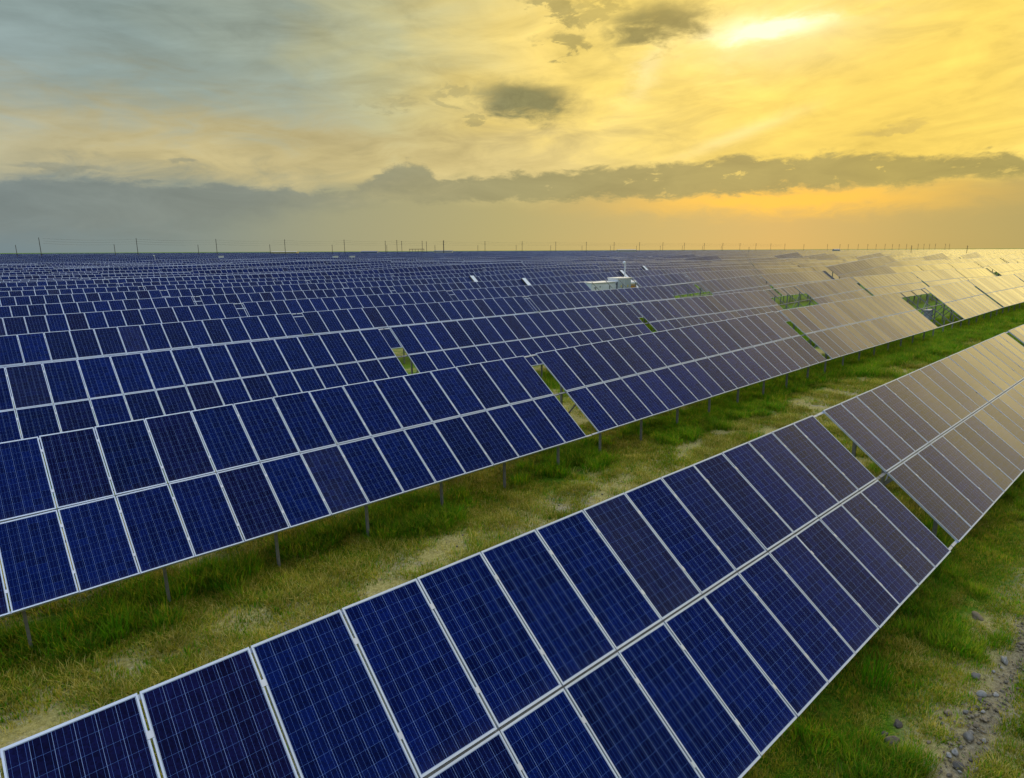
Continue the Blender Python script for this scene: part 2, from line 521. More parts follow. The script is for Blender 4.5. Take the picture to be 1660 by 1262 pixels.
MAT_WOOD = plain('weathered_pole', (0.055, 0.050, 0.042), 0.85, 0.0, 0.2, 2.0)
MAT_ORANGE = plain('orange_transformer', (0.55, 0.26, 0.05), 0.5)
MAT_YELLOW = plain('yellow_label', (0.75, 0.55, 0.05), 0.5)
MAT_BLUEROOF = plain('blue_roof_sheet', (0.10, 0.14, 0.24), 0.55)
MAT_PALEWALL = plain('pale_render', (0.45, 0.43, 0.36), 0.8)


# ------------------------------------------------------------------ terrain
ROW_Y0, ROW_DY = 14.91, 10.38          # row n=0 (second row back) centre line; n=-1 is the nearest row
PROF_A = ([-60, -2, 0, 15, 15.6, 33.6, 52, 70, 90], [-0.20, -0.10, -0.07, 0.035, 0.05, 0.36, 0.62, 0.85, 1.0])
PROF_B = ([-60, 0, 1, 15, 16, 34, 52, 59, 74, 90], [-0.15, 0.0, 0.0, 0.19, 0.22, 0.54, 0.68, 0.80, 0.98, 1.0])
PROF_C = ([-60, 1, 15, 34, 53, 59, 74, 90], [0.0, 0.12, 0.26, 0.34, 0.43, 0.76, 0.98, 1.0])


def undul(x, y):
    """low swell of the plain, growing away from the camera"""
    a = np.clip((y - 50.0) / 60.0, 0.0, 1.0)
    s = 0.17 * np.sin(y * 0.205 + x * 0.011) + 0.13 * np.sin(y * 0.083 - x * 0.023 + 1.3) + 0.12 * np.sin(x * 0.047 + y * 0.031)
    return a * s


def ground_z(x, y):
    x = np.asarray(x, float); y = np.asarray(y, float)
    a, b_, c = (np.interp(x, *pr) for pr in (PROF_A, PROF_B, PROF_C))
    ya, yb, yc = ROW_Y0 - ROW_DY, ROW_Y0, ROW_Y0 + ROW_DY
    t1 = np.clip((y - ya) / (yb - ya), 0, 1)
    t2 = np.clip((y - yb) / (yc - yb), 0, 1)
    z = (a * (1 - t1) + b_ * t1) * (1 - t2) + c * t2
    return z + undul(x, y)


def vnoise(x, y, seed=0):
    """cheap value noise for numpy arrays"""
    x = np.asarray(x, float); y = np.asarray(y, float)
    xi, yi = np.floor(x).astype(np.int64), np.floor(y).astype(np.int64)
    fx, fy = x - xi, y - yi
    fx, fy = fx * fx * (3 - 2 * fx), fy * fy * (3 - 2 * fy)
    def h(a, b_):
        n = (a * 374761393 + b_ * 668265263 + seed * 974634) & 0x7fffffff
        n = ((n ^ (n >> 13)) * 1274126177) & 0x7fffffff
        return ((n ^ (n >> 16)) & 0xffff) / 65535.0
    return (h(xi, yi) * (1 - fx) + h(xi + 1, yi) * fx) * (1 - fy) + (h(xi, yi + 1) * (1 - fx) + h(xi + 1, yi + 1) * fx) * fy


def fbm(x, y, seed=0, o=4):
    s, a, t = 0.0, 0.5, 0.0
    for k in range(o):
        s = s + a * vnoise(np.asarray(x) * 2 ** k, np.asarray(y) * 2 ** k, seed + k)
        t += a; a *= 0.5
    return s / t


def ground_material():
    m, b, p = new_mat('meadow_soil')
    geo = b.new('ShaderNodeNewGeometry')
    pos = geo.outputs['Position']
    x, y, z = b.xyz(pos)
    # distance behind the front drip line of each row of tables (m, 0..ROW_DY)
    yr = b.m('FLOORED_MODULO', b.sub(y, 2.95), ROW_DY)
    n1 = b.noise(pos, 0.55, 5.0, 0.6, 0.4)
    n2 = b.noise(pos, 2.6, 6.0, 0.65, 0.3)
    n3 = b.noise(pos, 14.0, 4.0, 0.6)
    n4 = b.noise(pos, 60.0, 3.0, 0.6)
    soil = b.ramp(n3, [(0.22, (0.16, 0.135, 0.080)), (0.5, (0.36, 0.315, 0.20)), (0.75, (0.52, 0.465, 0.32))])
    straw = b.ramp(n3, [(0.22, (0.17, 0.155, 0.045)), (0.5, (0.36, 0.32, 0.105)), (0.8, (0.54, 0.475, 0.19))])
    green = b.ramp(n3, [(0.25, (0.034, 0.095, 0.004)), (0.5, (0.085, 0.185, 0.007)), (0.8, (0.185, 0.270, 0.016))])
    # under the panels and just in front: green; middle of the aisle: straw and bare soil
    gmask = b.m('ABSOLUTE', b.sub(b.m('FLOORED_MODULO', b.add(yr, 4.2), ROW_DY), 5.0))
    g = b.add(b.remap(gmask, 0.7, 2.0, 0.86, 0.06), b.mul(b.sub(n1, 0.5), 1.2))
    g = b.add(g, b.mul(b.step(y, 4.2, 3.4), 0.08))
    g = b.add(g, b.mul(b.step(x, 28.0, 60.0, False), 0.55))
    g = b.add(g, b.mul(b.step(y, 17.5, 20.0), 0.45))
    g = b.add(g, b.mul(b.sub(n2, 0.5), 0.7))
    col = b.mix(b.step(b.add(n2, b.mul(b.sub(n1, 0.5), 0.8)), 0.49, 0.70), straw, soil)
    col = b.mix(b.step(g, 0.38, 0.72), col, green)
    litter = b.mul(b.step(n2, 0.52, 0.66), b.mul(b.step(n1, 0.55, 0.42), b.remap(gmask, 0.6, 2.6, 0.75, 0.0)))
    col = b.mix(litter, col, b.ramp(n3, [(0.25, (0.09, 0.055, 0.018)), (0.75, (0.21, 0.135, 0.045))]))
    # worn stony track in front of the nearest row
    tr = b.m('EXPONENT', b.mul(b.m('POWER', b.m('ABSOLUTE', b.mul(b.add(b.sub(y, 1.47), b.mul(b.sub(n2, 0.5), 0.5)), 1.0 / 0.25)), 2.0), -1.0))
    tr = b.mul(tr, b.mul(b.step(x, 7.5, 9.5), b.step(x, 22.0, 16.0)))
    col = b.mix(b.mul(tr, 0.9), col, b.mix(0.45, soil, (0.13, 0.10, 0.062)))
    k = b.remap(n4, 0.3, 0.7, 0.72, 1.25)
    col = b.mix(1.0, col, b.vec(k, k, k), 'MULTIPLY')
    b.put(p.inputs['Base Color'], col)
    p.inputs['Roughness'].default_value = 0.95
    p.inputs['Specular IOR Level'].default_value = 0.1
    bump = b.new('ShaderNodeBump')
    bump.inputs['Strength'].default_value = 0.8
    bump.inputs['Distance'].default_value = 0.06
    b.put(bump.inputs['Height'], b.add(n3, b.mul(n4, 0.5)))
    b.l.new(bump.outputs[0], p.inputs['Normal'])
    return m


def build_ground():
    def axis(lo, hi, n0, n1, step, far):
        mid = np.arange(n0, n1 + step / 2, step)
        a = n0 - np.geomspace(step * 2, n0 - lo, far)[::-1]
        c = n1 + np.geomspace(step * 2, hi - n1, far)
        return np.concatenate([a, mid, c])
    xs = axis(-6000, 12000, -14, 90, 0.5, 46)
    ys = axis(-6000, 12000, -8, 62, 0.5, 46)
    X, Y = np.meshgrid(xs, ys)
    Z = ground_z(X, Y)
    near = np.clip(1.5 - np.hypot(X - 15, Y - 10) / 60.0, 0, 1)
    Z = Z + near * 0.10 * (fbm(X * 0.9, Y * 0.9, 3) - 0.5) - 0.02
    v = np.stack([X.ravel(), Y.ravel(), Z.ravel()], 1)
    nx, ny = len(xs), len(ys)
    i = (np.arange(ny - 1)[:, None] * nx + np.arange(nx - 1)[None, :]).ravel()
    f = np.stack([i, i + 1, i + 1 + nx, i + nx], 1)
    me = D.meshes.new('ground')
    me.from_pydata(v.tolist(), [], f.tolist())
    me.polygons.foreach_set('use_smooth', [True] * len(f))
    me.materials.append(ground_material())
    me.update()
    tag(link('ground', me), kind='structure')


build_ground()

# ------------------------------------------------------------------ solar tables
TILT = math.radians(37.277)
CT, ST = math.cos(TILT), math.sin(TILT)
PITCH = 1.012
PW, PH = 0.992, 1.934
VP = 1.9616                       # slope distance from panel row to panel row
NCOL = 18
TABLE_LEN = NCOL * PITCH
TABLE_STEP = 18.84
TOP_Z = 7.42 - 3.894              # height of the top edge above the ground at its foot
HALF_Y = VP * CT                  # the table centre line is the joint between its two panel rows


def slope_pt(s, off=0.0):
    """point at slope distance s below the top edge, off metres along the panel normal -> (y, z)"""
    return HALF_Y - s * CT - off * ST, TOP_Z - s * ST + off * CT


def panel_mesh():
    mb = MB()
    w, h = PW / 2 - 0.015, PH / 2 - 0.022
    eu, ev = 0.06, 0.05
    mb.quad((-w, -h, 0), (w, -h, 0), (w, h, 0), (-w, h, 0), 0, ((-eu, -ev), (6 + eu, -ev), (6 + eu, 12 + ev), (-eu, 12 + ev)))
    mb.quad((-w, h, -0.006), (w, h, -0.006), (w, -h, -0.006), (-w, -h, -0.006), 1)
    return mb.mesh('solar_panel', [MAT_CELL, MAT_BACK])


def frame_mesh():
    mb = MB()
    W, H = PW / 2, PH / 2
    w, h = W - 0.016, H - 0.024
    zt, zb = 0.004, -0.040
    o = [(-W, -H), (W, -H), (W, H), (-W, H)]
    i = [(-w, -h), (w, -h), (w, h), (-w, h)]
    for k in range(4):
        k2 = (k + 1) % 4
        mb.quad(o[k] + (zt,), o[k2] + (zt,), i[k2] + (zt,), i[k] + (zt,))
        mb.quad(o[k] + (zb,), o[k2] + (zb,), o[k2] + (zt,), o[k] + (zt,))
        mb.quad(i[k] + (zt,), i[k2] + (zt,), i[k2] + (-0.002,), i[k] + (-0.002,))
        mb.quad(i[k] + (zb,), i[k2] + (zb,), o[k2] + (zb,), o[k] + (zb,))
    return mb.mesh('panel_frame', MAT_FRAME)


ME_PANEL, ME_FRAME = panel_mesh(), frame_mesh()


def clamp_mesh():
    mb = MB()
    mb.box(-0.028, 0.028, -0.035, 0.035, 0.0045, 0.0085)
    mb.box(-0.007, 0.007, -0.022, 0.022, -0.06, 0.0044)
    return mb.mesh('clamp', MAT_RAIL)


ME_CLAMP = clamp_mesh()


def simple(fn, name, mat):
    mb = MB(); fn(mb)
    return mb.mesh(name, mat)


def rail_mesh(s, off, wid, dep, mat=None):
    y, z = slope_pt(s, off)
    return simple(lambda mb: mb.bar((-0.30, y, z), (TABLE_LEN + 0.28, y, z), wid, dep, (0, -ST, CT)), 'rail', mat or MAT_RAIL)


POST_U = [0.75 + 2.357 * k for k in range(8)]
FRONT_S, REAR_S = 3.22, 0.80        # slope distances where the posts meet the rafters


def part_meshes():
    out = {}
    out['rail'] = [rail_mesh(0.045, -0.062, 0.050, 0.040), rail_mesh(VP - 0.014, -0.085, 0.060, 0.040, MAT_GALV), rail_mesh(2 * VP - 0.05, -0.062, 0.050, 0.040)]
    ya, za = slope_pt(0.06, -0.115)
    yb, zb = slope_pt(2 * VP - 0.10, -0.115)
    out['rafter'] = simple(lambda mb: mb.bar((0, ya, za), (0, yb, zb), 0.042, 0.06, (0, -ST, CT)), 'rafter', MAT_GALV)
    yf, zf = slope_pt(FRONT_S, -0.185)
    yr, zr = slope_pt(REAR_S, -0.185)
    out['front_post'] = simple(lambda mb: mb.bar((0.06, yf, -0.6), (0.06, yf, zf), 0.055, 0.08, (0, 1, 0)), 'post', MAT_GALV)
    out['rear_post'] = simple(lambda mb: mb.bar((0.06, yr, -0.6), (0.06, yr, zr), 0.055, 0.08, (0, 1, 0)), 'post', MAT_GALV)
    ym, zm = slope_pt(2.15, -0.18)
    out['brace'] = simple(lambda mb: mb.bar((0.11, yr, 0.85), (0.11, ym, zm), 0.04, 0.05), 'brace', MAT_GALV)
    span = 2.357 * PITCH
    out['diagonal'] = simple(lambda mb: mb.bar((0.06, yr + 0.06, 0.35), (span + 0.06, yr + 0.06, zr - 0.4), 0.04, 0.04), 'diagonal_brace', MAT_GALV)
    return out


PARTS = part_meshes()


def mid_mesh(missing=()):
    """a whole table as one mesh, for tables too far off to show their parts"""
    mb = MB()
    for j in range(2):
        for i in range(NCOL):
            if i in missing:
                continue
            s0, s1 = j * VP + 0.012, j * VP + 0.012 + PH
            x0 = i * PITCH
            x1 = x0 + PW
            def P(x, s, off):
                y, z = slope_pt(s, off)
                return (x, y, z)
            fw = 0.016
            a = [P(x0, s1, .004), P(x1, s1, .004), P(x1, s0, .004), P(x0, s0, .004)]
            c = [P(x0 + fw, s1 - fw, .004), P(x1 - fw, s1 - fw, .004), P(x1 - fw, s0 + fw, .004), P(x0 + fw, s0 + fw, .004)]
            for k in range(4):
                k2 = (k + 1) % 4
                mb.quad(a[k], a[k2], c[k2], c[k], 1)
            mb.quad(*c, 0, ((i + .1, j + .9), (i + .9, j + .9), (i + .9, j + .1), (i + .1, j + .1)))
    for s in (0.0, 2 * VP):
        y, z = slope_pt(s, -0.03)
        mb.bar((-0.28, y, z), (TABLE_LEN + 0.26, y, z), 0.04, 0.06, (0, -ST, CT), 1)
    yf, zf = slope_pt(FRONT_S, -0.1)
    yr, zr = slope_pt(REAR_S, -0.1)
    for uu in POST_U:
        mb.bar((uu * PITCH, yf, -0.6), (uu * PITCH, yf, zf), 0.07, 0.09, (0, 1, 0), 2)
        mb.bar((uu * PITCH, yr, -0.6), (uu * PITCH, yr, zr), 0.07, 0.09, (0, 1, 0), 2)
    y0, z0 = slope_pt(0.05, -0.045)
    y1, z1 = slope_pt(2 * VP - .05, -0.045)
    mb.quad((0, y0, z0), (TABLE_LEN, y0, z0), (TABLE_LEN, y1, z1), (0, y1, z1), 3)
    return mb.mesh('solar_table', [MAT_CELL_FAR, MAT_FRAME, MAT_GALV, MAT_BACK])


ME_MID = mid_mesh()

CR = np.array(CAM_R)


def project(P):
    P = np.atleast_2d(np.asarray(P, float)) - np.array([0, 0, CAM_Z])
    c = P @ CR.T
    zc = c[:, 2]
    zz = np.where(zc > 0.05, zc, 0.05)
    return 830 + 1014.6 * c[:, 0] / zz, 631 - 1014.6 * c[:, 1] / zz, zc


def table_spots():
    """every table of the field as (row, column, x, y, slope, distance, visible)"""
    out = []
    for n in range(-1, 190):
        y = ROW_Y0 + n * ROW_DY
        if n == -1:
            shift = -0.19
        elif n <= 3:
            shift = 0.0
        else:
            shift = random.uniform(-0.2, 0.2) + (0.0 if n < 12 else 6.0 * math.sin(n * 1.7))
        kmax = int(min(y * 6.9 + 70, 2400) / TABLE_STEP) + 2
        for k in range(-3, kmax):
            x = 15.755 + shift + (k - 1) * TABLE_STEP
            xl = x + TABLE_LEN
            if xl < y * math.tan(math.radians(-1.0)) - 8:
                continue
            out.append([n, k, x, y])
    a = np.array(out, float)
    x, y = a[:, 2], a[:, 3]
    z0 = ground_z(x, y)
    z1 = ground_z(x + TABLE_LEN, y)
    vis = np.zeros(len(a), bool)
    for fx in np.linspace(0, 1, 7):
        for s in (0, VP, 2 * VP):
            yy, zz = slope_pt(s)
            px, py, zc = project(np.stack([x + fx * TABLE_LEN, y + yy, z0 + (z1 - z0) * fx + zz], 1))
            vis |= (zc > 0.3) & (px > 0) & (px < 1660) & (py < 1262)
    dist = np.hypot(x + TABLE_LEN / 2, y)
    return a, z0, z1, vis, dist


ORD = ['first', 'second', 'third', 'fourth', 'fifth', 'sixth', 'seventh', 'eighth', 'ninth', 'tenth', 'eleventh', 'twelfth', 'thirteenth',
       'fourteenth', 'fifteenth', 'sixteenth', 'seventeenth', 'eighteenth', 'nineteenth', 'twentieth', 'twenty-first', 'twenty-second',
       'twenty-third', 'twenty-fourth', 'twenty-fifth', 'twenty-sixth', 'twenty-seventh', 'twenty-eighth', 'twenty-ninth', 'thirtieth']


def ordinal(i):
    return ORD[i] if i < len(ORD) else 'number %d' % (i + 1)


MISSING = {(0, 3): 6, (1, 3): 6, (2, 3): 6, (3, 3): 8}


def near_table(root, miss, rr, clamps=False):
    if clamps:
        for i in range(max(1, miss + 1), NCOL):
            for s_ in (0.42, VP - 0.46, VP + 0.42, 2 * VP - 0.46):
                y, z = slope_pt(s_)
                link('clamp', ME_CLAMP, root, (i * PITCH - 0.01, y, z), (TILT, 0, 0))
    for j in range(2):
        for i in range(NCOL):
            if i < miss:
                continue
            y, z = slope_pt(j * VP + VP / 2)
            p = link('solar_panel', ME_PANEL, root, ((i + 0.5) * PITCH - 0.01, y, z),
                     (TILT + rr.gauss(0, 0.0035), rr.gauss(0, 0.0035), rr.gauss(0, 0.0008)))
            link('panel_frame', ME_FRAME, p)
    for me in PARTS['rail']:
        link('rail', me, root)
    for q, uu in enumerate(POST_U):
        xx = uu * PITCH
        link('rafter', PARTS['rafter'], root, (xx, 0, 0))
        link('post', PARTS['front_post'], root, (xx, 0, 0))
        link('post', PARTS['rear_post'], root, (xx, 0, 0))
        link('brace', PARTS['brace'], root, (xx, 0, 0))
        if q in (1, 5):
            link('diagonal_brace', PARTS['diagonal'], root, (xx, 0, 0))


def build_tables():
    a, z0, z1, vis, dist = table_spots()
    order = np.argsort(np.where(vis, dist, 1e9))
    n_vis = int(vis.sum())
    chosen = [i for i in order[:min(296, n_vis)]]
    cset = set(int(i) for i in chosen)
    per_row = {}
    for i in range(len(a)):
        if vis[i]:
            per_row.setdefault(int(a[i, 0]), []).append(i)
    rank = {}
    for n, lst in per_row.items():
        for r, i in enumerate(sorted(lst, key=lambda q: a[q, 2])):
            rank[i] = r
    rr = random.Random(5)
    for i in chosen:
        i = int(i)
        n, k, x, y = int(a[i, 0]), int(a[i, 1]), a[i, 2], a[i, 3]
        slope = math.atan2(z1[i] - z0[i], TABLE_LEN)
        azd = math.degrees(math.atan2(x + TABLE_LEN / 2, y))
        look = 'dark blue' if azd < 48 else ('greyish blue' if azd < 62 else 'gold-reflecting')
        rn = n + 1
        row = 'nearest row' if rn == 0 else '%s row back' % ordinal(rn)
        miss = MISSING.get((n, k), 0)
        label = '%s solar table, %s from the left in the %s' % (look, ordinal(rank[i]), row)
        if miss:
            label = '%s solar table with bare rails where panels are missing, in the %s' % (look, row)
        near = dist[i] < 104 or miss
        extra = 0.0
        if not near:
            extra = rr.gauss(0, 0.007 if azd < 50 else 0.012)
            if azd > 55 and rr.random() < 0.18:
                extra = rr.uniform(-0.07, -0.035)
        rot = (0.0 if near else rr.gauss(0, 0.008), -slope + extra, 0.0)
        if near:
            o = link('solar_table', None, None, (x, y, z0[i]), rot)
            near_table(o, miss, rr, dist[i] < 34)
        else:
            o = link('solar_table', ME_MID, None, (x, y, z0[i] - TABLE_LEN / 2 * math.sin(extra)), rot)
        tag(o, label, 'solar table', 'solar tables standing in long parallel rows')
    # ---- the rest of the field: one far-off mass
    rest = [i for i in range(len(a)) if vis[i] and i not in cset]
    rest = [i for i in rest if not (90 < a[i, 2] + 9 < 118 and a[i, 3] > 640 and a[i, 3] < 800)]   # bare clearing on the left
    ri = np.array(rest)
    x, y = a[ri, 2], a[ri, 3]
    jit = RNG.normal(0, 0.02, len(ri))
    dz = RNG.normal(0, 0.05, len(ri))
    yt, zt = slope_pt(0)
    yb, zb = slope_pt(2 * VP)
    L = TABLE_LEN
    za, zc = z0[ri] + dz - jit * 0.5 * L * 0.3, z1[ri] + dz + jit * 0.5 * L * 0.3
    V = np.zeros((len(ri), 8, 3))
    V[:, 0] = np.stack([x, y + yb, za + zb], 1); V[:, 1] = np.stack([x + L, y + yb, zc + zb], 1)
    V[:, 2] = np.stack([x + L, y + yt, zc + zt], 1); V[:, 3] = np.stack([x, y + yt, za + zt], 1)
    for q in range(4):
        V[:, 4 + q] = V[:, q] - np.array([0, -ST, CT]) * 0.06
    base = np.arange(len(ri))[:, None] * 8
    F = []
    UV = []
    uoff = np.arange(len(ri)) * 18.0
    quads = ((0, 1, 2, 3), (7, 6, 5, 4), (3, 2, 6, 7), (0, 4, 5, 1))
    me = D.meshes.new('far_solar_field')
    faces = np.concatenate([base + np.array(qd)[None, :] for qd in quads], 0)
    me.from_pydata(V.reshape(-1, 3).tolist(), [], faces.tolist())
    uv = np.zeros((len(faces), 4, 2))
    nq = len(ri)
    uo = (np.arange(nq) % 500) * 18.0
    uv[:nq, 0] = np.stack([uo, np.full(nq, 2.0)], 1); uv[:nq, 1] = np.stack([uo + 18, np.full(nq, 2.0)], 1)
    uv[:nq, 2] = np.stack([uo + 18, np.zeros(nq)], 1); uv[:nq, 3] = np.stack([uo, np.zeros(nq)], 1)
    lay = me.uv_layers.new(name='UVMap')
    lay.data.foreach_set('uv', uv.ravel())
    mi = np.zeros(len(faces), int); mi[nq:] = 1
    for m_ in (MAT_CELL_FAR, MAT_GALV):
        me.materials.append(m_)
    me.polygons.foreach_set('material_index', mi)
    me.update()
    tag(link('far_solar_field', me), 'far rows of solar tables merging towards the horizon', 'solar field', kind='stuff')
    print('tables visible', n_vis, 'rest', len(rest))


build_tables()


# ------------------------------------------------------------------ equipment between the rows
def gz(x, y):
    return float(ground_z(x, y))


def box_part(name, parent, x0, x1, y0, y1, z0, z1, mat, bev=0.0):
    bm = bmesh.new()
    bmesh.ops.create_cube(bm, size=1.0)
    bmesh.ops.scale(bm, vec=(x1 - x0, y1 - y0, z1 - z0), verts=bm.verts)
    bmesh.ops.translate(bm, vec=((x0 + x1) / 2, (y0 + y1) / 2, (z0 + z1) / 2), verts=bm.verts)
    if bev:
        bmesh.ops.bevel(bm, geom=bm.edges[:], offset=bev, segments=2, affect='EDGES')
    me = D.meshes.new(name)
    bm.to_mesh(me); bm.free()
    me.materials.append(mat)
    return link(name, me, parent)


def build_station():
    g = gz(58.0, 50.5)
    # long pale container with a cream roof edge
    c = link('inverter_container', None, None, (56.95, 50.2, g))
    tag(c, 'long pale blue-white equipment container seen through the gap of missing panels', 'container')
    box_part('body', c, 0.0, 4.55, 0.0, 2.4, 0.25, 2.80, MAT_WHITE, 0.03)
    box_part('plinth', c, 0.1, 4.45, 0.1, 2.3, -0.4, 0.249, MAT_PALEWALL)
    box_part('roof', c, -0.05, 4.60, -0.08, 2.5, 2.802, 2.90, MAT_CREAM, 0.02)
    for k in range(2):
        d = box_part('door', c, 2.0 + k * 1.5, 3.40 + k * 1.5, -0.035, -0.002, 0.45, 2.5, MAT_WHITE, 0.008)
        box_part('handle', d, 2.08 + k * 1.5, 2.13 + k * 1.5, -0.075, -0.037, 1.5, 1.75, MAT_DARK)
    for k, (xx, zz) in enumerate(((0.5, 2.2), (1.5, 2.3), (4.1, 2.1), (1.3, 0.9))):
        box_part('vent', c, xx, xx + 0.22, -0.03, -0.003, zz, zz + 0.18, MAT_GREY)
    # twin switch cabinets
    s = link('switch_cabinet', None, None, (61.68, 50.05, g))
    tag(s, 'pair of white steel switch cabinets with hazard labels beside the container', 'cabinet')
    box_part('body', s, 0.0, 2.6, 0.0, 1.6, 0.0, 3.2, MAT_WHITE, 0.02)
    box_part('side_gap_shade', s, -0.14, -0.003, 0.02, 0.08, 0.0, 2.85, MAT_DARK)  # added dark strip: shade of the gap beside the container, as colour
    box_part('roof', s, -0.06, 2.66, -0.12, 1.7, 3.202, 3.34, MAT_CREAM, 0.02)
    for k in range(2):
        for j in range(2):
            d = box_part('door', s, 0.06 + k * 1.30, 1.24 + k * 1.30, -0.035, -0.002, 0.12 + j * 1.5, 1.55 + j * 1.5, MAT_GREY_BLUE, 0.01)
            box_part('hazard_label', d, 0.52 + k * 1.30, 0.72 + k * 1.30, -0.044, -0.037, 0.70 + j * 1.5, 0.92 + j * 1.5, MAT_YELLOW)
    # transformer
    t = link('transformer', None, None, (64.9, 50.2, g))
    tag(t, 'small transformer with an orange core under a white hood right of the cabinets', 'transformer')
    box_part('frame', t, 0.0, 1.5, 0.6, 1.5, 0.0, 2.3, MAT_GREY, 0.01)
    box_part('core', t, 0.15, 1.1, 0.25, 0.595, 1.2, 2.2, MAT_ORANGE, 0.03)
    for k in range(5):
        box_part('fin', t, 0.15 + 0.27 * k, 0.22 + 0.27 * k, 0.35, 0.596, 0.2, 1.1, MAT_GALV)
    mb = MB(); mb.tube([(0.0, 0.7, 2.55), (1.3, 0.7, 2.55)], 0.28, n=14)
    link('hood', mb.mesh('hood', MAT_WHITE), t)
    # camera mast
    m = link('camera_mast', None, None, (65.3, 51.9, g))
    tag(m, 'white steel mast with a dome camera rising beside the container', 'camera mast')
    mb = MB(); mb.tube([(0, 0, -0.4), (0, 0, 5.3)], 0.09, 0.075, 10)
    link('pole', mb.mesh('pole', MAT_WHITE), m)
    mb = MB(); mb.bar((0, 0, 5.25), (-0.42, -0.2, 5.3), 0.06, 0.06)
    link('arm', mb.mesh('arm', MAT_WHITE), m)
    bm = bmesh.new()
    bmesh.ops.create_uvsphere(bm, u_segments=12, v_segments=8, radius=0.19)
    bmesh.ops.translate(bm, vec=(-0.44, -0.2, 5.12), verts=bm.verts)
    me = D.meshes.new('camera_dome'); bm.to_mesh(me); bm.free(); me.materials.append(MAT_WHITE)
    link('camera_dome', me, m)
    # second, far mast on the left
    m2 = link('camera_mast', None, None, (66.0, 303.0, gz(66, 303)))
    tag(m2, 'small distant white camera mast among the blue rows on the left', 'camera mast')
    for src in list(m.children):
        o = link(src.name.split('.')[0], src.data, m2)

    # combiner box on legs in the open bay of the second row
    cb = link('combiner_box', None, None, (58.9, 15.75, gz(58.9, 15.75)))
    tag(cb, 'grey steel combiner box on a stand behind bare rails above tall grass', 'junction box')
    box_part('case', cb, -0.62, 0.62, -0.16, 0.16, 0.95, 1.75, MAT_GREY, 0.02)
    box_part('lid', cb, -0.70, 0.70, -0.24, 0.24, 1.752, 1.80, MAT_GREY, 0.01)
    for sx in (-0.5, 0.5):
        box_part('leg', cb, sx - 0.03, sx + 0.03, -0.03, 0.03, -0.4, 0.949, MAT_GALV)

    # pale sheet strips that close the gaps between some tables
    for q, (n, xx, txt) in enumerate(((4, 53.05, 'beside the container'), (5, 53.0, 'left of the container'), (4, 71.9, 'directly above the camera mast'), (5, 90.9, 'right of the camera mast'))):
        y = ROW_Y0 + n * ROW_DY
        g = gz(xx, y)
        o = link('cover_strip', None, None, (xx, y, g))
        tag(o, 'pale metal cover strip sloping across a gap between tables, %s' % ('second from left', 'leftmost', 'above the container', 'right of the mast')[q], 'cover strip', 'pale cover strips in gaps between tables')
        mb = MB()
        pts = []
        for s_ in (0.0, 2 * VP):
            yy, zz = slope_pt(s_, 0.16)
            pts.append((yy, zz))
        (ya, za), (yb, zb) = pts
        mb.bar((0, ya, za), (0, yb, zb), 0.72, 0.05, (0, -ST, CT))
        link('sheet', mb.mesh('sheet', MAT_WHITE), o)
        for sx in (-0.36, 0.36):
            mb = MB(); mb.bar((sx, ya, za - 0.06), (sx, yb, zb - 0.06), 0.05, 0.22, (0, -ST, CT))
            link('edge_flange', mb.mesh('edge_flange', MAT_DARK), o)
        for yy, zz in ((ya * .7, za - .35), (yb * .7, zb + .30)):
            mb = MB(); mb.bar((0, yy, -0.5), (0, yy, zz - .12), 0.06, 0.06, (0, 1, 0))
            link('post', mb.mesh('post', MAT_GALV), o)

    # small cabinets among the far rows on the left
    for q, (xx, yy, txt) in enumerate(((101.0, 330.0, 'leftmost'), (128.0, 262.0, 'middle one'), (134.0, 258.0, 'right one'))):
        o = link('equipment_cabinet', None, None, (xx, yy, gz(xx, yy)))
        tag(o, 'white equipment cabinet poking up between far blue rows, %s' % txt, 'cabinet', 'white cabinets between the far rows')
        box_part('body', o, -1.0, 1.0, -0.7, 0.7, 0.0, 4.0, MAT_WHITE, 0.03)
        box_part('roof', o, -1.1, 1.1, -0.8, 0.8, 4.001, 4.2, MAT_CREAM, 0.02)


build_station()


# ------------------------------------------------------------------ skyline: poles, wires, low buildings
def pole_meshes():
    out = {}
    for nm, H, arms, w in (('tall', 18.2, 3, 2.6), ('short', 13.6, 2, 1.8)):
        mb = MB(); mb.tube([(0, 0, -1), (0, 0, H)], 0.29, 0.21, 7)
        pole = mb.mesh('pole_shaft', MAT_WOOD)
        ar = []
        for k in range(arms):
            mb = MB(); mb.bar((0, -w / 2, H - 0.9 - k * 1.9), (0, w / 2, H - 0.9 - k * 1.9), 0.16, 0.18)
            ar.append(mb.mesh('crossarm', MAT_WOOD))
        out[nm] = (H, pole, ar)
    return out


POLES = pole_meshes()


def utility_pole(kind, x, y, label, group, scale=1.0):
    H, shaft, arms = POLES[kind]
    o = link('utility_pole', None, None, (x, y, gz(x, y)))
    o.scale = (scale, scale, scale)
    o.rotation_euler = (random.gauss(0, .004), random.gauss(0, .004), 0)
    tag(o, label, 'utility pole', group)
    link('pole_shaft', shaft, o)
    for me in arms:
        link('crossarm', me, o)
    return o


